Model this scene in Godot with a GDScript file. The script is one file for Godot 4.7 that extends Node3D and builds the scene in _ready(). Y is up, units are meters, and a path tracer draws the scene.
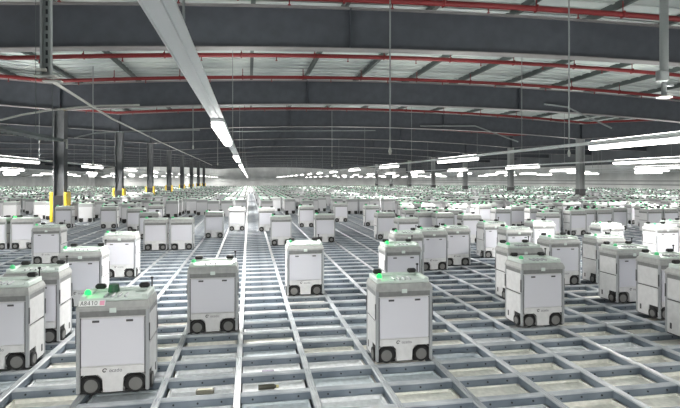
extends Node3D
# An automated warehouse: white storage robots on a steel track grid under a dark steel roof.
# The grid runs along -z; one cell is CW wide (x) and CD deep (z). Track tops lie at y = 0.

const CW := 0.705
const CD := 0.482
const X0 := -0.107
const Z0 := 4.83
const EYE := 1.975
const BAY := 11.2
const BEAM0 := 15.0
const RIDGE := 8.8
const HALF := 17.6
const ARCH := 0.0021
const RISE := 0.163   # the ridge above the roof line over the camera
const FARZ := 165.0

var M := {}
var used := {}
var rng := RandomNumberGenerator.new()
var ORD := ["nearest", "second", "third", "fourth", "fifth", "sixth", "seventh", "eighth", "ninth", "tenth", "eleventh", "twelfth", "thirteenth", "fourteenth", "fifteenth", "sixteenth", "seventeenth", "eighteenth", "nineteenth", "twentieth", "twenty-first", "twenty-second", "twenty-third", "twenty-fourth", "twenty-fifth", "twenty-sixth", "twenty-seventh", "twenty-eighth", "twenty-ninth", "thirtieth"]

# ------------------------------------------------------------------ set-up
func _ready() -> void:
	rng.seed = 4711
	setup_camera()
	make_materials()
	build_shell()
	build_grid()
	build_beams()
	build_columns()
	build_pipes()
	build_light_rows()
	build_robots()
	build_totes()
	build_ceiling_details()

func setup_camera() -> void:
	var cam := Camera3D.new()
	cam.name = "camera"
	cam.projection = Camera3D.PROJECTION_FRUSTUM
	cam.near = 0.1
	cam.far = 400.0
	cam.size = 0.1 * 408.0 / 512.0
	cam.frustum_offset = Vector2(0.0, -0.1 * 24.0 / 512.0)   # level camera, lens shifted down
	cam.position = Vector3(0, EYE, 0)
	cam.rotation.y = -atan(91.0 / 512.0)
	add_child(cam)
	cam.current = true
	var we := WorldEnvironment.new()
	we.name = "environment"
	var env := Environment.new()
	env.background_mode = Environment.BG_COLOR
	env.background_color = Color(0.02, 0.02, 0.02)
	env.tonemap_mode = Environment.TONE_MAPPER_LINEAR
	env.tonemap_exposure = 1.66
	env.sdfgi_enabled = true
	env.ssao_enabled = true
	env.ssil_enabled = true
	we.environment = env
	add_child(we)

# ------------------------------------------------------------------ materials
func noise_tex(freq: float, a: Color, b: Color, seed_: int, size := 256) -> NoiseTexture2D:
	var n := FastNoiseLite.new()
	n.noise_type = FastNoiseLite.TYPE_SIMPLEX_SMOOTH
	n.seed = seed_
	n.frequency = freq
	n.fractal_octaves = 4
	var t := NoiseTexture2D.new()
	t.width = size; t.height = size
	t.seamless = true
	t.noise = n
	var g := Gradient.new()
	g.set_color(0, a); g.set_color(1, b)
	t.color_ramp = g
	return t

func mat(c: Color, rough: float, metal := 0.0, tex: Texture2D = null, scale := 1.0) -> StandardMaterial3D:
	var m := StandardMaterial3D.new()
	m.albedo_color = c
	m.roughness = rough
	m.metallic = metal
	if tex:
		m.albedo_texture = tex
		m.uv1_triplanar = true
		m.uv1_world_triplanar = true
		m.uv1_scale = Vector3.ONE * scale
	return m

func glow(c: Color, e: float) -> StandardMaterial3D:
	var m := mat(c, 0.5)
	m.emission_enabled = true
	m.emission = c
	m.emission_energy_multiplier = e
	return m

func make_materials() -> void:
	var scuff := noise_tex(0.02, Color(0.86, 0.86, 0.86), Color(1, 1, 1), 3)
	var clean := noise_tex(0.03, Color(0.94, 0.94, 0.94), Color(1, 1, 1), 5)
	var patch := noise_tex(0.012, Color(0.70, 0.72, 0.74), Color(1, 1, 1), 7)
	M.white = mat(Color(0.835, 0.835, 0.84), 0.45, 0.0, clean, 1.3)
	M.panel = mat(Color(0.81, 0.81, 0.84), 0.35)
	M.frame = mat(Color(0.64, 0.65, 0.66), 0.4, 0.2)
	M.lid = mat(Color(0.68, 0.685, 0.68), 0.45, 0.1, scuff, 2.0)
	M.band = mat(Color(0.52, 0.525, 0.525), 0.4, 0.1, scuff, 2.0)
	M.tray = mat(Color(0.80, 0.84, 0.82), 0.45)
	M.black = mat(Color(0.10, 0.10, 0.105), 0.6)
	M.hub = mat(Color(0.46, 0.46, 0.455), 0.55, 0.2)
	M.slot = mat(Color(0.27, 0.27, 0.28), 0.5)
	M.ink = mat(Color(0.38, 0.38, 0.42), 0.6)
	M.darkink = mat(Color(0.2, 0.2, 0.22), 0.6)
	M.plate = mat(Color(0.92, 0.92, 0.92), 0.5)
	M.pink = mat(Color(0.90, 0.62, 0.72), 0.5)
	M.greenpod = mat(Color(0.10, 0.30, 0.20), 0.4)
	M.lamp = glow(Color(0.12, 1.0, 0.38), 1.0)
	M.led = glow(Color(0.30, 0.72, 0.48), 0.25)
	M.far = mat(Color(1, 1, 1), 0.5)
	M.far.vertex_color_use_as_albedo = true
	M.rail_x = mat(Color(0.76, 0.775, 0.79), 0.78, 0.0, patch, 0.6)
	M.rail_z = mat(Color(0.79, 0.80, 0.81), 0.42, 0.2, patch, 0.6)
	M.web = mat(Color(0.49, 0.53, 0.57), 0.5, 0.1, patch, 0.6)  # blue-grey, darkened further to carry the shade on the rail faces
	M.bolt = mat(Color(0.13, 0.15, 0.17), 0.5)
	M.tote = [mat(Color(0.93, 0.94, 0.95), 0.6, 0.0, scuff, 2.0), mat(Color(0.87, 0.885, 0.90), 0.6, 0.0, scuff, 2.0), mat(Color(0.93, 0.925, 0.895), 0.6, 0.0, scuff, 2.0), mat(Color(0.80, 0.835, 0.86), 0.6, 0.0, scuff, 2.0)]
	M.slab = mat(Color(0.36, 0.37, 0.38), 0.9)
	M.wall = mat(Color(0.93, 0.935, 0.93), 0.8, 0.0, scuff, 0.05)
	M.upperwall = mat(Color(0.36, 0.375, 0.39), 0.8, 0.0, scuff, 0.05)
	M.wallband = mat(Color(0.62, 0.63, 0.63), 0.7)
	M.roof = mat(Color(0.81, 0.84, 0.82), 0.7, 0.0, patch, 0.08)
	M.beam = mat(Color(0.285, 0.305, 0.335), 0.6, 0.0, scuff, 0.3)
	M.flange = mat(Color(0.54, 0.53, 0.53), 0.6, 0.0, scuff, 0.3)  # paler than the web: light on the beam underside put into the colour
	M.purlin = mat(Color(0.30, 0.335, 0.33), 0.6)
	M.red = mat(Color(0.44, 0.10, 0.11), 0.55)
	M.trunk = mat(Color(0.92, 0.925, 0.93), 0.45)
	M.tube = glow(Color(1.0, 0.985, 0.97), 5.0)
	M.steel = mat(Color(0.55, 0.57, 0.57), 0.45, 0.4)
	M.paletube = mat(Color(0.68, 0.68, 0.66), 0.5)
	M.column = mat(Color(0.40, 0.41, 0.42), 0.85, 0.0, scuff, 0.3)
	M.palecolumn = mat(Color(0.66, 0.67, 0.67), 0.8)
	M.yellow = mat(Color(0.86, 0.74, 0.20), 0.5)

# ------------------------------------------------------------------ shape helpers
func st_new() -> SurfaceTool:
	var st := SurfaceTool.new()
	st.begin(Mesh.PRIMITIVE_TRIANGLES)
	st.set_smooth_group(-1)
	return st

func tri(st: SurfaceTool, a: Vector3, b: Vector3, c: Vector3, n: Vector3) -> void:
	if (a - c).cross(a - b).dot(n) < 0.0:
		var t := b; b = c; c = t
	st.add_vertex(a); st.add_vertex(b); st.add_vertex(c)

func quad(st: SurfaceTool, a: Vector3, b: Vector3, c: Vector3, d: Vector3, n: Vector3) -> void:
	tri(st, a, b, c, n)
	tri(st, a, c, d, n)

# chamfered box
func box(st: SurfaceTool, c: Vector3, s: Vector3, bev := 0.0) -> void:
	var h := s * 0.5
	st.set_smooth_group(-1)
	if bev <= 0.0:
		for ax in 3:
			for sg in [-1.0, 1.0]:
				var n := Vector3.ZERO; n[ax] = sg
				var u := (ax + 1) % 3
				var v := (ax + 2) % 3
				var p := []
				for q in [[-1, -1], [1, -1], [1, 1], [-1, 1]]:
					var w := Vector3.ZERO
					w[ax] = sg * h[ax]; w[u] = q[0] * h[u]; w[v] = q[1] * h[v]
					p.append(c + w)
				quad(st, p[0], p[1], p[2], p[3], n)
		return
	for ax in 3:
		var u := (ax + 1) % 3
		var v := (ax + 2) % 3
		for sg in [-1.0, 1.0]:
			var n := Vector3.ZERO; n[ax] = sg
			var p := []
			for q in [[-1, -1], [1, -1], [1, 1], [-1, 1]]:
				var w := Vector3.ZERO
				w[ax] = sg * h[ax]; w[u] = q[0] * (h[u] - bev); w[v] = q[1] * (h[v] - bev)
				p.append(c + w)
			quad(st, p[0], p[1], p[2], p[3], n)
		# the four edges along ax
		for su in [-1.0, 1.0]:
			for sv in [-1.0, 1.0]:
				var n2 := Vector3.ZERO; n2[u] = su; n2[v] = sv
				var e := []
				for q in [[-1, 0], [1, 0], [1, 1], [-1, 1]]:
					var w := Vector3.ZERO
					w[ax] = q[0] * (h[ax] - bev)
					w[u] = su * (h[u] - (bev if q[1] == 1 else 0.0))
					w[v] = sv * (h[v] - (0.0 if q[1] == 1 else bev))
					e.append(c + w)
				quad(st, e[0], e[1], e[2], e[3], n2)
	for sx in [-1.0, 1.0]:
		for sy in [-1.0, 1.0]:
			for sz in [-1.0, 1.0]:
				var sg3 := Vector3(sx, sy, sz)
				tri(st, c + sg3 * Vector3(h.x, h.y - bev, h.z - bev), c + sg3 * Vector3(h.x - bev, h.y, h.z - bev), c + sg3 * Vector3(h.x - bev, h.y - bev, h.z), sg3)

# frustum-like box between two rectangles
func taper(st: SurfaceTool, y0: float, s0: Vector2, y1: float, s1: Vector2, cx := 0.0, cz := 0.0) -> void:
	st.set_smooth_group(-1)
	var lo := []; var hi := []
	for q in [[-1, -1], [1, -1], [1, 1], [-1, 1]]:
		lo.append(Vector3(cx + q[0] * s0.x * 0.5, y0, cz + q[1] * s0.y * 0.5))
		hi.append(Vector3(cx + q[0] * s1.x * 0.5, y1, cz + q[1] * s1.y * 0.5))
	quad(st, lo[0], lo[1], lo[2], lo[3], Vector3.DOWN)
	quad(st, hi[0], hi[1], hi[2], hi[3], Vector3.UP)
	var out := [Vector3(0, 0, -1), Vector3(1, 0, 0), Vector3(0, 0, 1), Vector3(-1, 0, 0)]
	for i in 4:
		var j := (i + 1) % 4
		quad(st, lo[i], lo[j], hi[j], hi[i], out[i])

func cyl(st: SurfaceTool, a: Vector3, b: Vector3, r: float, n := 12, r2 := -1.0) -> void:
	if r2 < 0.0: r2 = r
	var d := (b - a).normalized()
	var u := d.cross(Vector3.UP if absf(d.y) < 0.9 else Vector3.RIGHT).normalized()
	var v := d.cross(u)
	for i in n:
		var t0 := TAU * i / n
		var t1 := TAU * (i + 1) / n
		var e0 := u * cos(t0) + v * sin(t0)
		var e1 := u * cos(t1) + v * sin(t1)
		st.set_smooth_group(1)
		quad(st, a + e0 * r, a + e1 * r, b + e1 * r2, b + e0 * r2, e0 + e1)
		st.set_smooth_group(-1)
		tri(st, a, a + e0 * r, a + e1 * r, -d)
		tri(st, b, b + e0 * r2, b + e1 * r2, d)

func path_tube(st: SurfaceTool, pts: Array, r: float, n := 8) -> void:
	for i in pts.size() - 1:
		cyl(st, pts[i], pts[i + 1], r, n)

# extrude a polygon: axis "z": points are (x, y); axis "x": points are (z, y)
func extrude(st: SurfaceTool, poly: PackedVector2Array, axis: String, a: float, b: float) -> void:
	st.set_smooth_group(-1)
	var idx := Geometry2D.triangulate_polygon(poly)
	var P := func(p: Vector2, d: float) -> Vector3: return Vector3(p.x, p.y, d) if axis == "z" else Vector3(d, p.y, p.x)
	var ax := Vector3(0, 0, 1) if axis == "z" else Vector3(1, 0, 0)
	var sg := signf(b - a)
	for i in range(0, idx.size(), 3):
		tri(st, P.call(poly[idx[i]], a), P.call(poly[idx[i + 1]], a), P.call(poly[idx[i + 2]], a), -ax * sg)
		tri(st, P.call(poly[idx[i]], b), P.call(poly[idx[i + 1]], b), P.call(poly[idx[i + 2]], b), ax * sg)
	var cw := Geometry2D.is_polygon_clockwise(poly)
	for i in poly.size():
		var p := poly[i]
		var q := poly[(i + 1) % poly.size()]
		var e := q - p
		var o := Vector2(-e.y, e.x) if cw else Vector2(e.y, -e.x)
		var on := Vector3(o.x, o.y, 0) if axis == "z" else Vector3(0, o.y, o.x)
		quad(st, P.call(p, a), P.call(q, a), P.call(q, b), P.call(p, b), on)

func commit(st: SurfaceTool) -> ArrayMesh:
	st.generate_normals()
	return st.commit()

func numbered(n: String) -> String:
	var k: int = used.get(n, 0)
	used[n] = k + 1
	return n if k == 0 else "%s_%03d" % [n, k]

func obj(called: String, mesh: Mesh, m: Material, parent: Node = null) -> MeshInstance3D:
	var o := MeshInstance3D.new()
	o.mesh = mesh
	if m: o.material_override = m
	if parent:
		o.name = called
		parent.add_child(o, true)
	else:
		o.name = numbered(called)
		add_child(o, true)
	return o

func thing(called: String, at := Vector3.ZERO) -> Node3D:
	var o := Node3D.new()
	o.name = numbered(called)
	add_child(o, true)
	o.position = at
	return o

func tag(o: Node, label: String, category: String, group := "", kind := "") -> void:
	o.set_meta("label", label)
	o.set_meta("category", category)
	if group: o.set_meta("group", group)
	if kind: o.set_meta("kind", kind)

func structure(o: Node, label: String, category: String) -> void:
	tag(o, label, category, "", "structure")

# height of the roof line above the grid, relative to the ridge: gently arched spans, 2*HALF wide
func drop(x: float) -> float:
	var d := fposmod(x - RIDGE + HALF, 2.0 * HALF) - HALF
	return -ARCH * d * d

# x positions of the roof line's stations, between two walls
func bends() -> Array:
	var r := [-46.0]
	var x := RIDGE - 4.0 * HALF
	while x < 52.0:
		if x > -46.0: r.append(x)
		x += 2.2
	r.append(52.0)
	return r

# a bar across the hall that follows the roof line, rectangular section
func roof_bar(st: SurfaceTool, z: float, ylow: float, yhigh: float, thick: float) -> void:
	var xs := bends()
	st.set_smooth_group(-1)
	for i in xs.size() - 1:
		var xa: float = xs[i]
		var xb: float = xs[i + 1]
		var p := []
		for x in [xa, xb]:
			for y in [ylow, yhigh]:
				for dz in [-0.5, 0.5]:
					p.append(Vector3(x, y + drop(x), z + dz * thick))
		quad(st, p[0], p[1], p[5], p[4], Vector3.DOWN)
		quad(st, p[2], p[3], p[7], p[6], Vector3.UP)
		quad(st, p[0], p[2], p[6], p[4], Vector3(0, 0, -1))
		quad(st, p[1], p[3], p[7], p[5], Vector3(0, 0, 1))

# ------------------------------------------------------------------ the hall
func build_shell() -> void:
	var top := EYE + 5.05 + RISE + 0.55   # roof deck at the ridge
	var st := st_new()
	var xs := bends()
	for i in xs.size() - 1:
		var a: float = xs[i]
		var b: float = xs[i + 1]
		var p := []
		for x in [a, b]:
			for y in [top, top + 0.3]:
				for z in [26.0, -FARZ - 1.0]:
					p.append(Vector3(x, y + drop(x), z))
		quad(st, p[0], p[1], p[5], p[4], Vector3.DOWN)
		quad(st, p[2], p[3], p[7], p[6], Vector3.UP)
	var roof := obj("ceiling", commit(st), M.roof)
	structure(roof, "pale grey-green corrugated roof deck high above the robots", "ceiling")
	# purlins along the hall, under the deck
	var pm := st_new()
	box(pm, Vector3(0, 0, 0), Vector3(0.09, 0.22, FARZ + 24.0))
	box(pm, Vector3(0.05, -0.1, 0), Vector3(0.1, 0.02, FARZ + 24.0))
	var pmesh := commit(pm)
	var x := RIDGE - 19 * 2.9
	while x < 52.0:
		if x > -46.0:
			var o := obj("purlin", pmesh, M.purlin, roof)
			o.position = Vector3(x, top + drop(x) - 0.11, -FARZ * 0.5 + 12.0)
		x += 2.9
	# deck ribs: shallow corrugation across the hall, one joined part
	var rs := st_new()
	var z := 2.0
	while z > -90.0:
		roof_bar(rs, z, top - 0.035, top, 0.10)
		z -= 0.7
	var ribs := obj("deck_rib", commit(rs), M.roof, roof)
	ribs.set_meta("kind", "stuff")

	var wl := st_new()
	box(wl, Vector3(-46.15, 3.5, -FARZ * 0.5 + 12), Vector3(0.3, 9.0, FARZ + 28))
	var wleft := obj("wall_left", commit(wl), M.wall)
	structure(wleft, "long pale wall with dark upper cladding far to the left", "wall")
	var ul := st_new()
	box(ul, Vector3(-45.95, 6.2, -FARZ * 0.5 + 12), Vector3(0.1, 3.9, FARZ + 27))
	obj("upper_cladding", commit(ul), M.upperwall, wleft)
	var wr := st_new()
	box(wr, Vector3(52.15, 3.5, -FARZ * 0.5 + 12), Vector3(0.3, 9.0, FARZ + 28))
	var wright := obj("wall_right", commit(wr), M.wall)
	structure(wright, "long pale wall with dark upper cladding far to the right", "wall")
	var ur := st_new()
	box(ur, Vector3(51.95, 6.2, -FARZ * 0.5 + 12), Vector3(0.1, 3.9, FARZ + 27))
	obj("upper_cladding", commit(ur), M.upperwall, wright)
	for y in [0.55, 1.35, 1.85]:
		var bs := st_new()
		box(bs, Vector3(51.93, y, -FARZ * 0.5 + 12), Vector3(0.14, 0.14, FARZ + 20))
		obj("guard_rail", commit(bs), M.wallband, wright)
	var wb := st_new()
	box(wb, Vector3(3, 3.5, -FARZ - 0.65), Vector3(99, 9.0, 0.3))
	structure(obj("wall_back", commit(wb), M.wall), "pale end wall at the far end of the hall", "wall")
	var wf := st_new()
	box(wf, Vector3(3, 3.5, 25.85), Vector3(99, 9.0, 0.3))
	structure(obj("wall_front", commit(wf), M.wall), "pale end wall behind the viewer", "wall")

func rail_profile(w: float, depth: float) -> PackedVector2Array:
	var h := w * 0.5
	return PackedVector2Array([Vector2(-0.02, -depth), Vector2(-0.02, -0.02), Vector2(-h, -0.016), Vector2(-h, -0.006), Vector2(-h + 0.006, 0), Vector2(-h + 0.013, 0), Vector2(-h + 0.016, -0.008), Vector2(-0.008, -0.008), Vector2(-0.005, 0),
		Vector2(0.005, 0), Vector2(0.008, -0.008), Vector2(h - 0.016, -0.008), Vector2(h - 0.013, 0), Vector2(h - 0.006, 0), Vector2(h, -0.006), Vector2(h, -0.016), Vector2(0.02, -0.02), Vector2(0.02, -depth)])

func build_grid() -> void:
	var floor_ := thing("floor")
	structure(floor_, "steel track grid of crossing double rails over storage cells", "floor")
	var sl := st_new()
	box(sl, Vector3(3, -0.75, -FARZ * 0.5 + 12.5), Vector3(99, 0.3, FARZ + 27))
	obj("base_slab", commit(sl), M.slab, floor_)
	var prof := rail_profile(0.064, 0.03)
	var zs := st_new()
	extrude(zs, prof, "z", 0.0, -147.0)
	var zmesh := commit(zs)
	var zw := st_new()
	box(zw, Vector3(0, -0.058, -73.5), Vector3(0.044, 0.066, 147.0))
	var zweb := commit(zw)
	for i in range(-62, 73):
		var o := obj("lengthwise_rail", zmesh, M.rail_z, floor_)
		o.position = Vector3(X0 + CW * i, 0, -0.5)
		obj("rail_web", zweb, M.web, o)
	var xs := st_new()
	extrude(xs, prof, "x", -44.0, 51.0)
	var xmesh := commit(xs)
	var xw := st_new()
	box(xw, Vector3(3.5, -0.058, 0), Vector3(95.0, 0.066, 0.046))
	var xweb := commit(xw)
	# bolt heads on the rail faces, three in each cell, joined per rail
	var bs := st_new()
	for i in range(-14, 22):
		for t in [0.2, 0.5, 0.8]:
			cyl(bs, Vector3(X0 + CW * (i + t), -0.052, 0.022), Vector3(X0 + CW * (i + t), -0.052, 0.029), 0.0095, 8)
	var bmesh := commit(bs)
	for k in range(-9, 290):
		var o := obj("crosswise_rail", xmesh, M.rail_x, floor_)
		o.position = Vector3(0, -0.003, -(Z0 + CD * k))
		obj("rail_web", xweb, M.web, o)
		if k < 24:
			obj("bolt_heads", bmesh, M.bolt, o).set_meta("kind", "stuff")

func build_beams() -> void:
	var low := EYE + 3.78 + RISE   # underside at the ridge
	for k in range(-1, 14):
		var z := -(BEAM0 + BAY * k)
		var b := thing("roof_beam", Vector3(0, 0, z))
		var w := st_new()
		roof_bar(w, 0, low + 0.03, low + 1.2, 0.03)
		obj("web", commit(w), M.beam, b)
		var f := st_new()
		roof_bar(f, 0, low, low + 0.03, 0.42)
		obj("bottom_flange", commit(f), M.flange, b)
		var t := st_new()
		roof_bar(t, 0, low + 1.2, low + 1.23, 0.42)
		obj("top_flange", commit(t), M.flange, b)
		for i in 6:
			var x := RIDGE - 29.3 + i * 11.73
			var s := st_new()
			for sg in [-1.0, 1.0]:
				box(s, Vector3(x, low + 0.615 + drop(x), sg * 0.11), Vector3(0.025, 1.17, 0.19))
			obj("stiffener", commit(s), M.beam, b)
		var lab: String
		if k == -1: lab = "deep dark steel roof beam overhead, above the top of the picture"
		elif k == 0: lab = "deepest dark steel roof beam across the top of the picture"
		else: lab = "dark steel roof beam, %s one back from the deepest" % ORD[k]
		if k == 1: lab = "dark steel roof beam next behind the deepest one"
		tag(b, lab, "beam", "roof beams across the hall")

func build_columns() -> void:
	var h := EYE + 3.78 + RISE
	for row in [[RIDGE - HALF, "left", 1], [RIDGE + HALF, "right", 2]]:
		var x: float = row[0]
		for k in range(row[2], 9):
			var z := -(BEAM0 + BAY * k)
			var c := thing("steel_column", Vector3(x, -0.6, z))
			var s := st_new()
			var ht := h + drop(x) + 0.6
			box(s, Vector3(0, ht * 0.5, 0), Vector3(0.42, ht, 0.04))
			for sg in [-1.0, 1.0]:
				box(s, Vector3(sg * 0.22, ht * 0.5, 0), Vector3(0.04, ht, 0.5))
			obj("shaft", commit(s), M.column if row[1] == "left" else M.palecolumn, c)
			if row[1] == "left":
				for sg in [-1.0, 1.0]:
					var g := st_new()
					box(g, Vector3(sg * 0.31, 1.3, 0), Vector3(0.14, 1.4, 0.56), 0.03)
					obj("corner_guard", commit(g), M.yellow, c)
				var p := st_new()
				box(p, Vector3(0, 1.25, 0.22), Vector3(0.44, 1.2, 0.05), 0.01)  # black sheet painting the shadow between the yellow guards
				obj("guard_shadow", commit(p), M.black, c)
				var n: String = ORD[k - 1]
				tag(c, "dark steel column with yellow guards, %s in the left row" % n, "column", "yellow-guarded columns at left")
			else:
				var g := st_new()
				for y in [0.95, 1.6]:
					box(g, Vector3(0, y, 0), Vector3(0.56, 0.5, 0.58), 0.02)
				obj("guard", commit(g), M.slot, c)
				tag(c, "pale steel column with dark guards far right, %s in its row" % ORD[k - 2], "column", "distant columns at right")

func build_pipes() -> void:
	var y := EYE + 5.02 + RISE
	var n := 0
	var side := ["behind", "ahead of"]
	for k in range(-1, 8):
		for j in 2:
			var z: float = -(BEAM0 + BAY * k + [5.9, 10.4][j])
			var p := thing("sprinkler_pipe", Vector3(0, 0, z))
			var xs := bends()
			var st := st_new()
			for i in xs.size() - 1:
				cyl(st, Vector3(xs[i], y + drop(xs[i]), 0), Vector3(xs[i + 1], y + drop(xs[i + 1]), 0), 0.085, 10)
			obj("pipe_run", commit(st), M.red, p)
			# hangers and sprinkler heads
			for i in range(-5, 9):
				var x := -0.3 + i * 2.95
				var hs := st_new()
				cyl(hs, Vector3(x, y + drop(x), 0), Vector3(x, y + drop(x) + 0.42, 0), 0.018, 6)
				box(hs, Vector3(x, y + drop(x), 0), Vector3(0.07, 0.21, 0.21), 0.02)
				obj("hanger_clamp", commit(hs), M.red, p)
				var ss := st_new()
				cyl(ss, Vector3(x + 1.4, y + drop(x + 1.4) - 0.2, 0), Vector3(x + 1.4, y + drop(x + 1.4), 0), 0.02, 6)
				cyl(ss, Vector3(x + 1.4, y + drop(x + 1.4) - 0.22, 0), Vector3(x + 1.4, y + drop(x + 1.4) - 0.2, 0), 0.045, 8)
				obj("sprinkler_head", commit(ss), M.red, p)
			var lab: String
			if k < 0: lab = ["red sprinkler pipe overhead, out of the top of the picture", "red sprinkler pipe at the top right corner, in front of the deepest beam"][j]
			else: lab = ["upper red sprinkler pipe of the pair %s the %s beam", "lower red sprinkler pipe of the pair %s the %s beam"][j] % ["behind", "deepest" if k == 0 else "%s" % ORD[k]]
			tag(p, lab, "pipe", "red sprinkler pipes under the roof")

func build_light_rows() -> void:
	var y := EYE + 0.9
	var rows := [[-36.6, 1.0, "fourth left"], [-27.6, 1.0, "third left"], [-18.7, 1.0, "second left"], [-9.72, 1.0, "first left"], [-0.46, 7.7, "central"],
		[8.53, 7.7, "first right"], [17.5, 7.7, "second right"], [27.5, 7.7, "third right"], [36.4, 7.7, "fourth right"], [45.3, 7.7, "fifth right"]]
	var tm := st_new()
	# trunking: shallow inverted trough with a ridge down the middle
	extrude(tm, PackedVector2Array([Vector2(-0.0925, 0), Vector2(-0.0925, 0.01668), Vector2(-0.05876, 0.07092), Vector2(0.05876, 0.07092), Vector2(0.0925, 0.01668), Vector2(0.0925, 0), Vector2(0.08466, 0), Vector2(0.0784, 0.01168),
		Vector2(0.02509, 0.01668), Vector2(0.02195, 0), Vector2(-0.02195, 0), Vector2(-0.02509, 0.01668), Vector2(-0.0784, 0.01168), Vector2(-0.08466, 0)]), "z", 24.0, -164.5)
	var trunk := commit(tm)
	var hm := st_new()
	cyl(hm, Vector3(0, 0.1, 0), Vector3(0, 4.2, 0), 0.01, 6)
	var hanger := commit(hm)
	var bodym := st_new()
	box(bodym, Vector3(0, -0.027, 0), Vector3(0.19, 0.05, 3.96), 0.012)
	var bodymesh := commit(bodym)
	var lens := st_new()
	extrude(lens, PackedVector2Array([Vector2(-0.08782, -0.052), Vector2(-0.08228, -0.117), Vector2(-0.05488, -0.1455), Vector2(0.05488, -0.1455), Vector2(0.08228, -0.117), Vector2(0.08782, -0.052)]), "z", -1.95, 1.95)
	var lensmesh := commit(lens)
	var up := st_new()
	box(up, Vector3(0, 0.078, 0), Vector3(0.07, 0.008, 3.85))
	var uppermesh := commit(up)
	for r in rows:
		var x: float = r[0]
		var t := thing("light_trunking", Vector3(x, y, 0))
		obj("trough", trunk, M.trunk, t)
		for k in range(-1, 14):
			var o := obj("suspension_rod", hanger, M.steel, t)
			o.position = Vector3(0, 0, -(BEAM0 + BAY * k))
			o.scale.y = (EYE + 3.75 + RISE + drop(x) - y) / 4.2
		tag(t, "long pale lighting trunking, the %s row" % r[2], "trunking", "rows of lighting trunking")
		var n := 0
		for k in range(-3, 16):
			var z: float = r[1] + 10.55 * k + 1.98
			if z < -20.0 or z > 163.0: continue
			var lf := thing("light_fixture", Vector3(x, y, -z))
			obj("housing", bodymesh, M.trunk, lf)
			obj("lens", lensmesh, M.tube, lf)
			var al := AreaLight3D.new()
			al.name = "glow"
			al.area_size = Vector2(0.155, 3.85)
			al.light_energy = 29.0
			al.light_color = Color(1.0, 0.99, 0.97)
			al.area_range = 60.0
			al.shadow_enabled = true
			al.rotation.x = -PI / 2
			al.position.y = -0.16
			lf.add_child(al)
			# added glowing strip and upward lamp on top, to brighten the roof
			obj("added_uplight_strip", uppermesh, M.tube, t).position.z = -z
			var ul := AreaLight3D.new()
			ul.name = "added_upward_glow"
			ul.area_size = Vector2(0.08, 3.85)
			ul.light_energy = 13.0
			ul.light_color = Color(1.0, 0.99, 0.97)
			ul.area_range = 60.0
			ul.shadow_enabled = true
			ul.rotation.x = PI / 2
			ul.position = Vector3(0, 0.09, -z)
			t.add_child(ul, true)
			var where: String = "%s" % ["farthest behind the viewer", "behind the viewer", "above the viewer"][clampi(int((z + 20.0) / 9.0), 0, 2)] if z < 4.0 else ("%s lit length along it" % ORD[n])
			if z >= 4.0: n += 1
			tag(lf, "bright white linear lamp on the %s lighting row, %s" % [r[2], where], "lamp", "lit lengths of the lighting rows")

# ------------------------------------------------------------------ storage robots
func arch_outline(half: float, ytop: float, ybot: float, wx: float, wy: float, r: float) -> PackedVector2Array:
	var p := PackedVector2Array([Vector2(-half, ytop), Vector2(half, ytop)])
	# right side down, then the two arches from right to left
	p.append(Vector2(half, ybot))
	for cx in [wx, -wx]:
		var a0 := asin((ybot - wy) / r)
		for i in 13:
			var t: float = lerpf(a0, PI - a0, i / 12.0)
			p.append(Vector2(cx + r * cos(t), wy + r * sin(t)))
	p.append(Vector2(-half, ybot))
	return p

func wheel_mesh(axis: Vector3, r: float, t: float, n: int) -> ArrayMesh:
	var st := st_new()
	cyl(st, -axis * t * 0.5, axis * t * 0.5, r, n)
	return commit(st)

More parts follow.
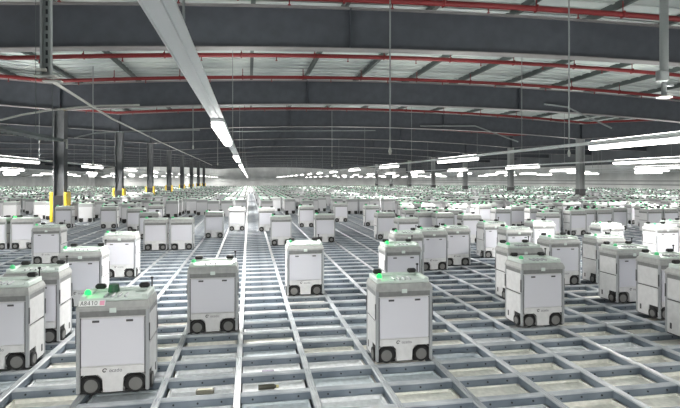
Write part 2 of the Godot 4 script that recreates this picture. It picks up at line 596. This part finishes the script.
func make_robot() -> Node3D:
	var t := Node3D.new()
	t.name = "storage_robot"
	# white shell: skirt with wheel arches, and the upper case
	var st := st_new()
	extrude(st, arch_outline(0.302, 0.21, 0.022, 0.195, 0.082, 0.112), "z", -0.212, 0.214)
	box(st, Vector3(0, 0.46, 0), Vector3(0.604, 0.52, 0.42), 0.008)
	obj("body", commit(st), M.white, t)
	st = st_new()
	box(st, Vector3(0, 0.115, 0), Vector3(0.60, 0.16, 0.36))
	box(st, Vector3(0, 0.022, 0), Vector3(0.60, 0.022, 0.41))  # dark strip standing in for the shadow under the skirt
	obj("chassis_and_shadow_strip", commit(st), M.black, t)
	# front and rear panels
	for sg in [1.0, -1.0]:
		st = st_new()
		box(st, Vector3(0, 0.485, sg * 0.217), Vector3(0.55, 0.435, 0.018), 0.006)
		var fp := obj("front_panel" if sg > 0 else "rear_panel", commit(st), M.panel, t)
		for lx in [-0.147, 0.147]:
			st = st_new()
			box(st, Vector3(lx, 0.677, sg * 0.2275), Vector3(0.062, 0.02, 0.006), 0.002)
			obj("latch", commit(st), M.slot, fp)
		st = st_new()
		extrude(st, PackedVector2Array([Vector2(-0.275, 0.258), Vector2(0.275, 0.258), Vector2(0.275, 0.188), Vector2(0.13, 0.188), Vector2(0.092, 0.15), Vector2(0.085, 0.025), Vector2(-0.085, 0.025), Vector2(-0.092, 0.15), Vector2(-0.13, 0.188), Vector2(-0.275, 0.188)]), "z", sg * 0.205, sg * 0.224)
		var bp := obj("bumper_panel", commit(st), M.white, t)
		if sg > 0:
			# swirl emblem and lettering
			st = st_new()
			for i in 14:
				var a := 0.5 + i * 0.4
				var r := 0.022 - i * 0.0011
				var b := a + 0.4
				var r2 := r - 0.0011
				cyl(st, Vector3(-0.072 + cos(a) * r, 0.221 + sin(a) * r, 0.2245), Vector3(-0.072 + cos(b) * r2, 0.221 + sin(b) * r2, 0.2245), 0.0045, 5)
			obj("emblem", commit(st), M.darkink, bp)
			var tm := TextMesh.new()
			var sf := SystemFont.new()
			sf.font_names = PackedStringArray(["Droid Sans"])
			tm.font = sf
			tm.text = "ocado"
			tm.font_size = 32
			tm.pixel_size = 0.0013
			tm.depth = 0.002
			var to := obj("lettering", tm, M.ink, bp)
			to.position = Vector3(0.025, 0.221, 0.225)
	# dark strips painting the shaded gaps beside the front and rear panels
	for sx in [-1.0, 1.0]:
		for sz in [-1.0, 1.0]:
			st = st_new()
			box(st, Vector3(sx * 0.2795, 0.45, sz * 0.212), Vector3(0.008, 0.52, 0.008))
			obj("gap_shade_strip", commit(st), M.slot, t)
	# corner posts
	for sx in [-1.0, 1.0]:
		for sz in [-1.0, 1.0]:
			st = st_new()
			box(st, Vector3(sx * 0.301, 0.40, sz * 0.209), Vector3(0.034, 0.76, 0.034), 0.008)
			obj("corner_post", commit(st), M.frame, t)
			st = st_new()
			box(st, Vector3(sx * 0.318, 0.56, sz * 0.212), Vector3(0.012, 0.17, 0.02), 0.004)
			obj("grip", commit(st), M.slot, t)
	# side panels, slots and side wheels
	for sx in [-1.0, 1.0]:
		st = st_new()
		box(st, Vector3(sx * 0.306, 0.59, 0), Vector3(0.018, 0.27, 0.376), 0.005)
		obj("upper_side_panel", commit(st), M.white, t)
		st = st_new()
		extrude(st, PackedVector2Array([Vector2(-0.188, 0.435), Vector2(0.188, 0.435), Vector2(0.188, 0.19), Vector2(0.03, 0.19), Vector2(0.01, 0.04), Vector2(-0.188, 0.04)]), "x", sx * 0.298, sx * 0.314)
		var lp := obj("lower_side_panel", commit(st), M.white, t)
		st = st_new()
		box(st, Vector3(sx * 0.315, 0.12, -0.13), Vector3(0.006, 0.075, 0.03), 0.002)
		obj("sensor_slot", commit(st), M.slot, lp)
		st = st_new()
		box(st, Vector3(sx * 0.301, 0.447, 0), Vector3(0.012, 0.012, 0.376))
		obj("side_seam", commit(st), M.slot, t)
		st = st_new()
		extrude(st, PackedVector2Array([Vector2(0.02, 0.03), Vector2(0.03, 0.18), Vector2(0.19, 0.18), Vector2(0.19, 0.03)]), "x", sx * 0.297, sx * 0.304)
		obj("wheel_recess", commit(st), M.black, t)
		var w := obj("side_wheel", wheel_mesh(Vector3(1, 0, 0), 0.074, 0.03, 20), M.black, t)
		w.position = Vector3(sx * 0.312, 0.076, 0.105)
		var hb := obj("hub", wheel_mesh(Vector3(1, 0, 0), 0.046, 0.036, 16), M.hub, w)
	# front and rear wheels
	for sz in [-1.0, 1.0]:
		for sx in [-1.0, 1.0]:
			var w := obj("wheel", wheel_mesh(Vector3(0, 0, 1), 0.080, 0.045, 24), M.black, t)
			w.position = Vector3(sx * 0.195, 0.081, sz * 0.185)
			var hs := st_new()
			cyl(hs, Vector3(0, 0, -0.024), Vector3(0, 0, 0.024), 0.060, 20)
			var hb := obj("hub", commit(hs), M.hub, w)
			hs = st_new()
			cyl(hs, Vector3(0, 0, -0.027), Vector3(0, 0, 0.027), 0.02, 10)
			hs.set_smooth_group(-1)
	# lid: grey collar, recessed band, top tray and ribs
	st = st_new()
	taper(st, 0.772, Vector2(0.636, 0.452), 0.80, Vector2(0.636, 0.452))
	taper(st, 0.80, Vector2(0.636, 0.452), 0.85, Vector2(0.606, 0.40))
	var lid := obj("lid", commit(st), M.lid, t)
	st = st_new()
	taper(st, 0.718, Vector2(0.628, 0.444), 0.772, Vector2(0.628, 0.444))
	obj("dark_band", commit(st), M.band, lid)
	st = st_new()
	box(st, Vector3(0, 0.775, 0.2245), Vector3(0.06, 0.045, 0.01), 0.004)
	obj("badge", commit(st), M.tray, lid)
	st = st_new()
	box(st, Vector3(0, 0.864, -0.01), Vector3(0.59, 0.03, 0.37), 0.008)
	for sx in [-1.0, 1.0]:
		box(st, Vector3(sx * 0.27, 0.885, -0.01), Vector3(0.05, 0.04, 0.36), 0.008)
	box(st, Vector3(0, 0.885, -0.175), Vector3(0.5, 0.04, 0.035), 0.008)
	var tray := obj("top_tray", commit(st), M.tray, t)
	for rx in [-0.09, -0.03, 0.03, 0.09]:
		st = st_new()
		box(st, Vector3(rx, 0.88, 0.09), Vector3(0.02, 0.035, 0.14), 0.005)
		obj("rib", commit(st), M.frame, tray)
	for sx in [-1.0, 1.0]:
		st = st_new()
		box(st, Vector3(sx * 0.205, 0.925, -0.165), Vector3(0.10, 0.05, 0.06), 0.015)
		obj("sensor_pod", commit(st), M.black, t)
	st = st_new()
	cyl(st, Vector3(0.275, 0.89, -0.17), Vector3(0.275, 1.0, -0.17), 0.007, 6)
	box(st, Vector3(0.275, 0.995, -0.17), Vector3(0.03, 0.02, 0.02), 0.005)
	obj("antenna", commit(st), M.black, t)
	st = st_new()
	cyl(st, Vector3(-0.25, 0.9, 0.10), Vector3(-0.25, 0.925, 0.10), 0.03, 12)
	cyl(st, Vector3(-0.25, 0.925, 0.10), Vector3(-0.25, 0.945, 0.10), 0.03, 12, 0.014)
	obj("status_lamp", commit(st), M.led, t)
	return t

func make_mid_robot() -> Node3D:
	var t := Node3D.new()
	t.name = "storage_robot"
	var st := st_new()
	box(st, Vector3(0, 0.46, 0), Vector3(0.61, 0.53, 0.42))
	box(st, Vector3(0, 0.11, 0), Vector3(0.18, 0.18, 0.43))
	box(st, Vector3(0, 0.12, -0.1), Vector3(0.62, 0.16, 0.2))
	obj("body", commit(st), M.white, t)
	st = st_new()
	box(st, Vector3(0, 0.49, 0.214), Vector3(0.54, 0.43, 0.016), 0.005)
	obj("front_panel", commit(st), M.panel, t)
	for sx in [-1.0, 1.0]:
		st = st_new()
		box(st, Vector3(sx * 0.302, 0.40, 0.205), Vector3(0.036, 0.74, 0.036))
		obj("corner_post", commit(st), M.frame, t)
		st = st_new()
		box(st, Vector3(sx * 0.306, 0.447, -0.02), Vector3(0.01, 0.016, 0.38))
		obj("side_seam", commit(st), M.slot, t)
		var w := obj("wheel", wheel_mesh(Vector3(0, 0, 1), 0.092, 0.05, 14), M.black, t)
		w.position = Vector3(sx * 0.2, 0.092, 0.19)
		var hb := obj("hub", wheel_mesh(Vector3(0, 0, 1), 0.05, 0.054, 10), M.hub, w)
		w = obj("side_wheel", wheel_mesh(Vector3(1, 0, 0), 0.085, 0.03, 12), M.black, t)
		w.position = Vector3(sx * 0.305, 0.085, 0.105)
	st = st_new()
	taper(st, 0.718, Vector2(0.628, 0.444), 0.772, Vector2(0.628, 0.444))
	obj("dark_band", commit(st), M.band, t)
	st = st_new()
	taper(st, 0.772, Vector2(0.636, 0.452), 0.80, Vector2(0.636, 0.452))
	taper(st, 0.80, Vector2(0.636, 0.452), 0.865, Vector2(0.606, 0.40))
	obj("lid", commit(st), M.lid, t)
	st = st_new()
	box(st, Vector3(0, 0.88, -0.01), Vector3(0.58, 0.035, 0.36))
	obj("top_tray", commit(st), M.tray, t)
	for sx in [-1.0, 1.0]:
		st = st_new()
		box(st, Vector3(sx * 0.205, 0.925, -0.165), Vector3(0.10, 0.05, 0.06))
		obj("sensor_pod", commit(st), M.black, t)
	st = st_new()
	box(st, Vector3(-0.25, 0.915, 0.10), Vector3(0.06, 0.045, 0.06))
	obj("status_lamp", commit(st), M.led, t)
	return t

# far robots: the same outline as one vertex-coloured mesh
func far_robot_mesh() -> ArrayMesh:
	var st := st_new()
	st.set_color(Color(0.64, 0.64, 0.66)); box(st, Vector3(0, 0.46, 0), Vector3(0.61, 0.53, 0.43))
	box(st, Vector3(0, 0.11, 0), Vector3(0.19, 0.17, 0.43))
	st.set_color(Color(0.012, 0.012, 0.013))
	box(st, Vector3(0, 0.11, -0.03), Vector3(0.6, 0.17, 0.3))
	for sx in [-1.0, 1.0]:
		cyl(st, Vector3(sx * 0.2, 0.09, 0.15), Vector3(sx * 0.2, 0.09, 0.215), 0.09, 8)
		box(st, Vector3(sx * 0.205, 0.925, -0.165), Vector3(0.10, 0.06, 0.06))
	st.set_color(Color(0.43, 0.44, 0.45))
	for sx in [-1.0, 1.0]:
		box(st, Vector3(sx * 0.302, 0.40, 0.205), Vector3(0.036, 0.74, 0.036))
	st.set_color(Color(0.32, 0.33, 0.33)); taper(st, 0.722, Vector2(0.632, 0.448), 0.865, Vector2(0.606, 0.40))
	st.set_color(Color(0.60, 0.67, 0.63)); box(st, Vector3(0, 0.88, -0.01), Vector3(0.58, 0.035, 0.36))
	st.set_color(Color(0.25, 0.65, 0.42)); box(st, Vector3(-0.25, 0.915, 0.10), Vector3(0.07, 0.05, 0.07))
	return commit(st)

# column and row on the grid -> centre of the cell
func cell(col: float, row: float) -> Vector3:
	return Vector3(X0 + CW * (col + 0.5), 0, -(Z0 + CD * (row + 0.5)))

# column, row (a fraction: the robot is rolling between two cells), label
var PLACED := [
	[-2.1, 0.34, "white storage robot with number plate and green lamp, nearest at the front left"],
	[-1, 4, "white storage robot squarely facing the viewer left of the pale central rail"],
	[1, 8, "lone white storage robot standing on open track right of the central rail"],
	[2, 1, "nearest white storage robot right of centre with glowing green lamp on its lid"],
	[5.17, 3, "white storage robot with left side visible, front of the crowd at right"],
	[-4, 2, "white storage robot cut off by the left edge of the picture"],
	[-4, 3.82, "white storage robot directly behind the one cut by the left edge"],
	[-4, 7.58, "white storage robot third back in the file along the left edge"],
	[-7, 17, "narrow-looking white storage robot behind the left-edge file of three"],
	[-4, 12.63, "white storage robot standing alone behind the numbered front left robot"],
	[-9.35, 23, "white storage robot right of a pair parked far left"],
	[-10.4, 23, "white storage robot left of a pair parked far left, cut by the edge"],
	[-4, 21, "left robot of two standing side by side left of centre"],
	[-3, 21, "right robot of two standing side by side left of centre"],
	[-2, 27, "small white robot just right of the side-by-side pair"],
	[-1, 32, "small white robot touching the left of the pale central rail"],
	[0.6, 31, "small white robot first right of the pale central rail, half hidden"],
	[1, 22, "white robot behind and left of the lone central robot"],
	[3, 34, "small white robot behind the lone central robot, between two nearer ones"],
	[3, 23, "white robot behind and right of the lone central robot"],
	[5.7, 39, "small white robot at the left of the wide empty floor patch"],
	[7, 34, "small white robot at the back of the wide empty floor patch"],
	[3.25, 7, "white robot directly behind the nearest right-of-centre robot, green lamp at its lid"],
	[4.27, 11, "white robot second behind the nearest right-of-centre robot"],
	[5.29, 12, "white robot half hidden at the left end of the right-hand row"],
	[6.35, 13, "white robot with full front visible in the middle of the right-hand row"],
	[8.38, 15, "white robot with left side showing at the right end of the right-hand row"],
	[8.29, 5, "white robot with open-ribbed lid, first of the file near the right edge"],
	[8.15, 3, "white robot cut by the right edge, second nearest in its file"],
	[7.6, 1, "white robot mostly outside the right edge, nearest in its file"],
	[9.31, 8, "white robot showing its left side behind the right-edge file"],
	[13.58, 12, "white robot with grey framed front far right behind the edge file"],
	[15.45, 14, "white robot on the right edge beside the grey framed one"],
	[12.03, 13, "white robot with green lit lid behind the right-edge file"],
	[6, 6, "white robot hidden behind the front robot of the right crowd, lid showing"],
	[7.93, 8, "white robot peeking out right of the front robot of the right crowd"],
	[17.5, 27, "small white robot with dark outlined front in the right crowd gap"],
	[13.65, 22, "small white robot left of the dark outlined one in right crowd"],
	[-11, 37, "small white robot in front of the nearest yellow-wrapped column"],
	[-8.35, 36, "small white robot in front of the second yellow-wrapped column"],
	[-6.45, 33, "small white robot midway between second and third yellow-wrapped columns"],
	[-5, 27, "small white robot just left of and behind the side-by-side pair"],
	[8.15, 12, "white robot second behind the front robot of the right crowd"],
	[10.29, 15, "white robot third behind the front robot of the right crowd"],
	[6, 19, "white robot third behind the nearest right-of-centre robot"],
	[6, 24, "white robot fourth behind the nearest right-of-centre robot"],
	[9.35, 21, "white robot behind the middle of the right-hand row"],
	[8.65, 23, "white robot behind the left end of the right-hand row"],
]

func build_robots() -> void:
	var near := make_robot()
	var mid := make_mid_robot()
	var taken := []
	var count := 0
	for a in PLACED:
		var p := cell(a[0], a[1])
		taken.append(Vector2(a[0], a[1]))
		var r: Node3D = (near if -p.z < 13.5 else mid).duplicate()
		r.name = numbered("storage_robot")
		add_child(r, true)
		r.position = p
		tag(r, a[2], "robot", "storage robots on the track grid")
		if count in [0, 3, 22, 33, 10]:
			(r.get_node("status_lamp") as MeshInstance3D).material_override = M.lamp
			var l := OmniLight3D.new()
			l.name = "lamp_glow"
			l.light_color = Color(0.25, 1.0, 0.5)
			l.light_energy = 0.007
			l.light_size = 0.03
			l.omni_range = 60.0
			l.shadow_enabled = true
			l.position = Vector3(-0.25, 0.985, 0.10)
			r.add_child(l)
		if count == 0:
			var st := st_new()
			box(st, Vector3(0, 0, 0), Vector3(0.23, 0.05, 0.008), 0.002)
			var pl := obj("number_plate", commit(st), M.plate, r)
			pl.position = Vector3(-0.18, 0.845, 0.222)
			pl.rotation.x = -0.35
			var tm := TextMesh.new()
			var sf := SystemFont.new()
			sf.font_names = PackedStringArray(["Droid Sans Mono"])
			tm.font = sf
			tm.text = "A8410"
			tm.font_size = 32
			tm.pixel_size = 0.00155
			tm.depth = 0.002
			var to := obj("plate_lettering", tm, M.darkink, pl)
			to.position = Vector3(-0.025, 0, 0.005)
			st = st_new()
			box(st, Vector3(0.088, 0, 0.005), Vector3(0.04, 0.04, 0.003))
			obj("plate_sticker", commit(st), M.pink, pl)
			st = st_new()
			cyl(st, Vector3(0.0, 0.89, -0.06), Vector3(0.0, 0.96, -0.06), 0.055, 14, 0.045)
			obj("beacon_pod", commit(st), M.greenpod, r)
			r.get_node("beacon_pod").position.x = -0.06
		count += 1
	# the crowd further back
	var spots := []
	for row in range(24, 185):
		for col in range(-58, 68):
			var p := cell(col, row)
			if rng.randf() > (0.2 if p.x > 4.0 and p.z > -34.0 else 0.14): continue
			var z := -p.z
			var c := cos(0.1759); var s := sin(0.1759)
			var zc := z * c + p.x * s
			var xc := p.x * c - z * s
			if absf(xc / zc) > 0.70: continue
			if p.x > 50.0 or p.x < -44.0: continue
			if col == 0 and z < 75.0: continue
			var u := 340.0 + 512.0 * xc / zc
			var v := 180.0 + 512.0 * EYE / zc
			# stretches of track that the photograph shows empty
			if u > 330 and u < 400 and v > 216: continue
			if u < 330 and u > 180 and v > 217: continue
			if u < 180 and v > 226: continue
			if u > 70 and u < 110 and v > 222: continue
			var free := true
			for q in taken:
				if absf(q.x - col) < 1.0 and absf(q.y - row) < 1.0: free = false; break
			if not free: continue
			# columns stand in the grid
			if absf(p.x + 8.8) < 0.85 and absf(fposmod(z - BEAM0 + 0.8, BAY) - 0.8) < 0.75: continue
			if absf(p.x - 26.4) < 0.85 and absf(fposmod(z - BEAM0 + 0.8, BAY) - 0.8) < 0.75: continue
			spots.append([zc, p, u])
	# parked rows near the far end, one robot in each cell
	for col in range(9, 57): spots.append([94.0, cell(col, 185), 0.0])
	for col in range(-47, -38): spots.append([94.0, cell(col, 185), 0.0])
	for col in range(-34, -22): spots.append([94.0, cell(col, 185), 0.0])
	spots.sort_custom(func(a, b): return a[0] < b[0])
	var fm := far_robot_mesh()
	var rest := []
	var ranks := {}
	for a in spots:
		if count >= 300:
			rest.append(a[1]); continue
		count += 1
		var p: Vector3 = a[1]
		var r: Node3D
		if -p.z < 24.0:
			r = mid.duplicate()
			r.name = numbered("storage_robot")
			add_child(r, true)
		else:
			r = obj("storage_robot", fm, M.far)
		r.position = p
		var side: int = 0 if p.x < -8.8 else (1 if p.x < -0.1 else (2 if p.x < 9.0 else 3))
		var rank := maxi(0, int((a[0] - 14.0) / 2.5))
		var key := "%d_%d" % [side, rank]
		if not ranks.has(key): ranks[key] = []
		ranks[key].append([a[2], r, rank, side])
	var sides := ["left of yellow columns", "between yellow columns and central rail", "right of central rail", "toward right wall"]
	for key in ranks:
		var line: Array = ranks[key]
		line.sort_custom(func(a, b): return a[0] < b[0])
		for i in line.size():
			var nth: String = "first" if i == 0 else ORD[i]
			tag(line[i][1], "small robot %s from left in the %s rank %s" % [nth, ORD[line[i][2]], sides[line[i][3]]], "robot", "crowd of robots " + sides[line[i][3]])
	var mm := MultiMesh.new()
	mm.transform_format = MultiMesh.TRANSFORM_3D
	mm.mesh = fm
	mm.instance_count = rest.size()
	for i in rest.size():
		mm.set_instance_transform(i, Transform3D(Basis(), rest[i]))
	var mi := MultiMeshInstance3D.new()
	mi.name = "far_robot_crowd"
	mi.multimesh = mm
	mi.material_override = M.far
	add_child(mi)
	tag(mi, "countless tiny white robots crowding the far end of the grid", "robots", "", "stuff")
	near.free()
	mid.free()

# ------------------------------------------------------------------ totes in the cells
func tote_mesh(level: float) -> ArrayMesh:
	var st := st_new()
	var w := 0.60; var d := 0.395; var t := 0.012
	box(st, Vector3(0, -0.222, d * 0.5 - t * 0.5), Vector3(w, 0.25, t))
	box(st, Vector3(0, -0.222, -d * 0.5 + t * 0.5), Vector3(w, 0.25, t))
	box(st, Vector3(w * 0.5 - t * 0.5, -0.222, 0), Vector3(t, 0.25, d - 2 * t))
	box(st, Vector3(-w * 0.5 + t * 0.5, -0.222, 0), Vector3(t, 0.25, d - 2 * t))
	# rolled rim
	box(st, Vector3(0, -0.095, d * 0.5), Vector3(w + 0.02, 0.016, 0.022), 0.004)
	box(st, Vector3(0, -0.095, -d * 0.5), Vector3(w + 0.02, 0.016, 0.022), 0.004)
	box(st, Vector3(w * 0.5, -0.095, 0), Vector3(0.022, 0.016, d), 0.004)
	box(st, Vector3(-w * 0.5, -0.095, 0), Vector3(0.022, 0.016, d), 0.004)
	box(st, Vector3(0, level, 0), Vector3(w - 2 * t, 0.012, d - 2 * t))
	return commit(st)

func build_totes() -> void:
	var meshes := [tote_mesh(-0.102), tote_mesh(-0.112), tote_mesh(-0.13)]
	var list := []
	for row in range(-2, 27):
		for col in range(-14, 26):
			var p := cell(col, row)
			var c := cos(0.1759); var s := sin(0.1759)
			var zc := -p.z * c + p.x * s
			var xc := p.x * c + p.z * s
			if zc < 3.8 or absf(xc / zc) > 0.74: continue
			list.append([zc, p, col, row])
	list.sort_custom(func(a, b): return a[0] < b[0])
	var rest := [[], [], []]
	for i in list.size():
		var p: Vector3 = list[i][1]
		var k := rng.randi() % 3
		var tone := rng.randi() % 4
		if p.x > 2.0 and rng.randf() < 0.4: tone = 2
		if i < 298:
			var o := obj("storage_tote", meshes[k], M.tote[tone])
			o.position = p
			var tn: String = ["pale grey", "mid grey", "cream", "blue-grey"][tone]
			var side: String = "left" if p.x < -0.1 else "right"
			var n: int = -1 - list[i][2] if p.x < -0.1 else list[i][2]
			var nc: String = "first" if n == 0 else ORD[n]
			tag(o, "%s tote in the %s cell row, %s cell column %s of the central rail" % [tn, ORD[list[i][3] + 2], nc, side], "tote", "storage totes sunk in the track grid")
		else:
			rest[k].append(p)
	var all: Array = rest[0] + rest[1] + rest[2]
	var mm := MultiMesh.new()
	mm.transform_format = MultiMesh.TRANSFORM_3D
	mm.mesh = meshes[1]
	mm.instance_count = all.size()
	for i in all.size():
		mm.set_instance_transform(i, Transform3D(Basis(), all[i]))
	var mi := MultiMeshInstance3D.new()
	mi.name = "further_storage_totes"
	mi.multimesh = mm
	mi.material_override = M.tote[1]
	add_child(mi)
	tag(mi, "further grey storage totes sunk in the grid behind the near ones", "totes", "", "stuff")
	# a few goods lying on top of the totes
	var st := st_new()
	box(st, Vector3(0, 0.02, 0), Vector3(0.17, 0.04, 0.07), 0.008)
	var g := obj("goods_packet", commit(st), mat(Color(0.42, 0.41, 0.36), 0.5))
	g.position = Vector3(-0.42, -0.095, -5.12)
	tag(g, "flat grey-brown packet in a tote below the robot left of the central rail", "packet")
	st = st_new()
	box(st, Vector3(0, 0.004, 0), Vector3(0.14, 0.004, 0.04), 0.001)
	g = obj("packet_strip", commit(st), mat(Color(0.72, 0.70, 0.60), 0.5), g)
	g.position.y = 0.038
	var b := thing("goods_bottle", Vector3(0.19, -0.066, -5.10))
	st = st_new()
	cyl(st, Vector3(-0.1, 0.0, 0), Vector3(0.05, 0.0, 0), 0.026, 14)
	cyl(st, Vector3(0.05, 0.0, 0), Vector3(0.075, 0.0, 0), 0.026, 14, 0.012)
	obj("bottle_body", commit(st), mat(Color(0.24, 0.24, 0.2), 0.3), b)
	st = st_new()
	cyl(st, Vector3(0.075, 0.0, 0), Vector3(0.1, 0.0, 0), 0.014, 10)
	obj("cap", commit(st), mat(Color(0.75, 0.72, 0.5), 0.4), b)
	tag(b, "dark bottle lying in a tote just right of the central rail", "bottle")
	st = st_new()
	box(st, Vector3(0, 0.015, 0), Vector3(0.13, 0.03, 0.06), 0.006)
	g = obj("goods_pouch", commit(st), mat(Color(0.45, 0.40, 0.50), 0.5))
	g.position = Vector3(0.2, -0.09, -5.52)
	tag(g, "small purple-grey pouch in the tote behind the dark bottle", "pouch")

# ------------------------------------------------------------------ hung things under the roof
func build_ceiling_details() -> void:
	# perforated strut with bracket, upper left
	var s := thing("hanging_strut", Vector3(-3.4, 3.72, -9.5))
	var st := st_new()
	box(st, Vector3(0, 1.9, 0), Vector3(0.11, 3.8, 0.03))
	for sg in [-1.0, 1.0]:
		box(st, Vector3(sg * 0.07, 1.9, 0.04), Vector3(0.03, 3.8, 0.09))
	obj("channel", commit(st), M.steel, s)
	for i in 16:
		st = st_new()
		box(st, Vector3(0, 0.15 + i * 0.14, 0.017), Vector3(0.035, 0.08, 0.006))
		obj("perforation", commit(st), M.bolt, s)
	st = st_new()
	box(st, Vector3(0, 0.02, 0.02), Vector3(0.34, 0.03, 0.2), 0.006)
	box(st, Vector3(-0.06, 0.12, 0.08), Vector3(0.16, 0.05, 0.06), 0.006)
	box(st, Vector3(0.1, -0.06, 0.03), Vector3(0.3, 0.03, 0.12), 0.006)
	obj("bracket", commit(st), M.paletube, s)
	tag(s, "perforated steel strut with bracket hanging at the upper left", "strut")
	# post with end plate, upper right
	s = thing("hanging_post", Vector3(8.22, 3.66, -9.0))
	st = st_new()
	cyl(st, Vector3(0, 0.35, 0), Vector3(0, 4.1, 0), 0.08, 14)
	cyl(st, Vector3(0, 0.0, 0), Vector3(0, 0.35, 0), 0.05, 12)
	obj("shaft", commit(st), M.steel, s)
	st = st_new()
	box(st, Vector3(0.1, 0.22, 0), Vector3(0.2, 0.035, 0.08), 0.006)
	box(st, Vector3(-0.06, 0.4, 0.02), Vector3(0.22, 0.22, 0.14), 0.02)
	obj("bracket", commit(st), M.steel, s)
	st = st_new()
	cyl(st, Vector3(0, -0.03, 0), Vector3(0, 0, 0), 0.15, 20)
	obj("end_plate", commit(st), M.paletube, s)
	tag(s, "round steel post with a pale end plate hanging at the upper right", "post")
	# conduits and pipes
	var tubes := [
		["conduit", "thin pale conduit slanting down from the perforated strut", [Vector3(-3.35, 3.68, -9.6), Vector3(-4.2, 3.88, -17), Vector3(-4.5, 3.93, -28), Vector3(-4.15, 3.66, -60)], 0.028, "paletube"],
		["conduit", "pale conduit curving across the upper left below the second beam", [Vector3(-8.7, 4.1, -20), Vector3(-8.0, 4.3, -20), Vector3(-7.2, 4.47, -20), Vector3(-6.2, 4.61, -20), Vector3(-5.4, 4.69, -20), Vector3(-4.0, 4.76, -20)], 0.035, "paletube"],
		["conduit", "thin grey conduit bending upward right of the cable ladder", [Vector3(-7.5, 3.81, -24), Vector3(-6.6, 4.04, -24), Vector3(-4.8, 4.16, -24), Vector3(-2.2, 4.25, -24)], 0.03, "steel"],
		["brace_tube", "slanted grey brace tube at the right below the second beam", [Vector3(16.1, 6.18, -25.93), Vector3(17.46, 6.05, -25.93), Vector3(20.28, 4.92, -25.93)], 0.05, "steel"],
		["brace_tube", "short slanted grey brace tube right of centre under the roof", [Vector3(12.78, 6.07, -37.13), Vector3(17.2, 6.16, -37.13), Vector3(20.8, 4.97, -37.13)], 0.05, "steel"],
		["tension_wire", "thin pale wire running across under the distant beams at centre", [Vector3(-2.0, 5.65, -40), Vector3(1.6, 5.77, -40), Vector3(10.0, 5.95, -40)], 0.03, "steel"],
	]
	for t in tubes:
		st = st_new()
		path_tube(st, t[2], t[3])
		tag(obj(t[0], commit(st), M[t[4]]), t[1], "pipe")
	# hanging antennas
	for a in [[Vector3(3.87, 2.68, -13.8), "hanging rod antenna right of centre, in front of the deepest beam"], [Vector3(9.37, 2.67, -13.8), "hanging rod antenna at right, above the right light row"], [Vector3(-2.81, 3.55, -27), "hanging rod antenna left of the central light row"],
			[Vector3(5.98, 2.95, -37), "thin hanging rod antenna far back at centre"], [Vector3(-2.22, 3.03, -37.8), "thin hanging rod antenna far back by the central light row"], [Vector3(-7.07, 2.6, -25.2), "thin hanging rod antenna at left beside the nearest yellow-guarded column"]]:
		var o := thing("hanging_antenna", a[0])
		var top: float = EYE + 5.05 + RISE + 0.55 + drop(a[0].x) - a[0].y
		st = st_new()
		cyl(st, Vector3(0, 0.2, 0), Vector3(0, top, 0), 0.022, 8)
		obj("rod", commit(st), M.steel, o)
		st = st_new()
		cyl(st, Vector3(0, 0.1, 0), Vector3(0, 0.2, 0), 0.05, 10, 0.022)
		cyl(st, Vector3(0, 0.0, 0), Vector3(0, 0.1, 0), 0.03, 10, 0.05)
		obj("antenna_head", commit(st), M.paletube, o)
		tag(o, a[1], "antenna", "antennas hanging from the roof")
	# cable ladder at the left
	var cl := thing("cable_ladder", Vector3(-5.3, 3.08, -7.8))
	for sg in [-1.0, 1.0]:
		st = st_new()
		box(st, Vector3(sg * 0.2, 0, -3.8), Vector3(0.025, 0.07, 7.6))
		obj("side_rail", commit(st), M.purlin, cl)
	var rm := st_new()
	box(rm, Vector3(0, -0.02, 0), Vector3(0.4, 0.025, 0.07))
	var rmesh := commit(rm)
	for i in 24:
		var o := obj("rung", rmesh, M.steel, cl)
		o.position.z = -0.2 - i * 0.31
	st = st_new()
	cyl(st, Vector3(-0.08, 0.03, -0.1), Vector3(-0.08, 0.03, -7.5), 0.035, 8)
	cyl(st, Vector3(0.07, 0.025, -0.1), Vector3(0.07, 0.025, -7.5), 0.028, 8)
	obj("cable_bundle", commit(st), M.slot, cl)
	st = st_new()
	box(st, Vector3(0.05, 0.0, -7.64), Vector3(0.5, 0.05, 0.05), 0.005)
	box(st, Vector3(0.28, -0.1, -7.64), Vector3(0.05, 0.26, 0.05), 0.005)
	obj("end_bracket", commit(st), M.paletube, cl)
	for z in [-0.8, -6.8]:
		st = st_new()
		for sg in [-1.0, 1.0]:
			cyl(st, Vector3(sg * 0.2, 0, z), Vector3(sg * 0.2, 4.05, z), 0.008, 6)
		obj("hanger", commit(st), M.purlin, cl)
	tag(cl, "dark cable ladder with rungs hanging at the left", "cable ladder")
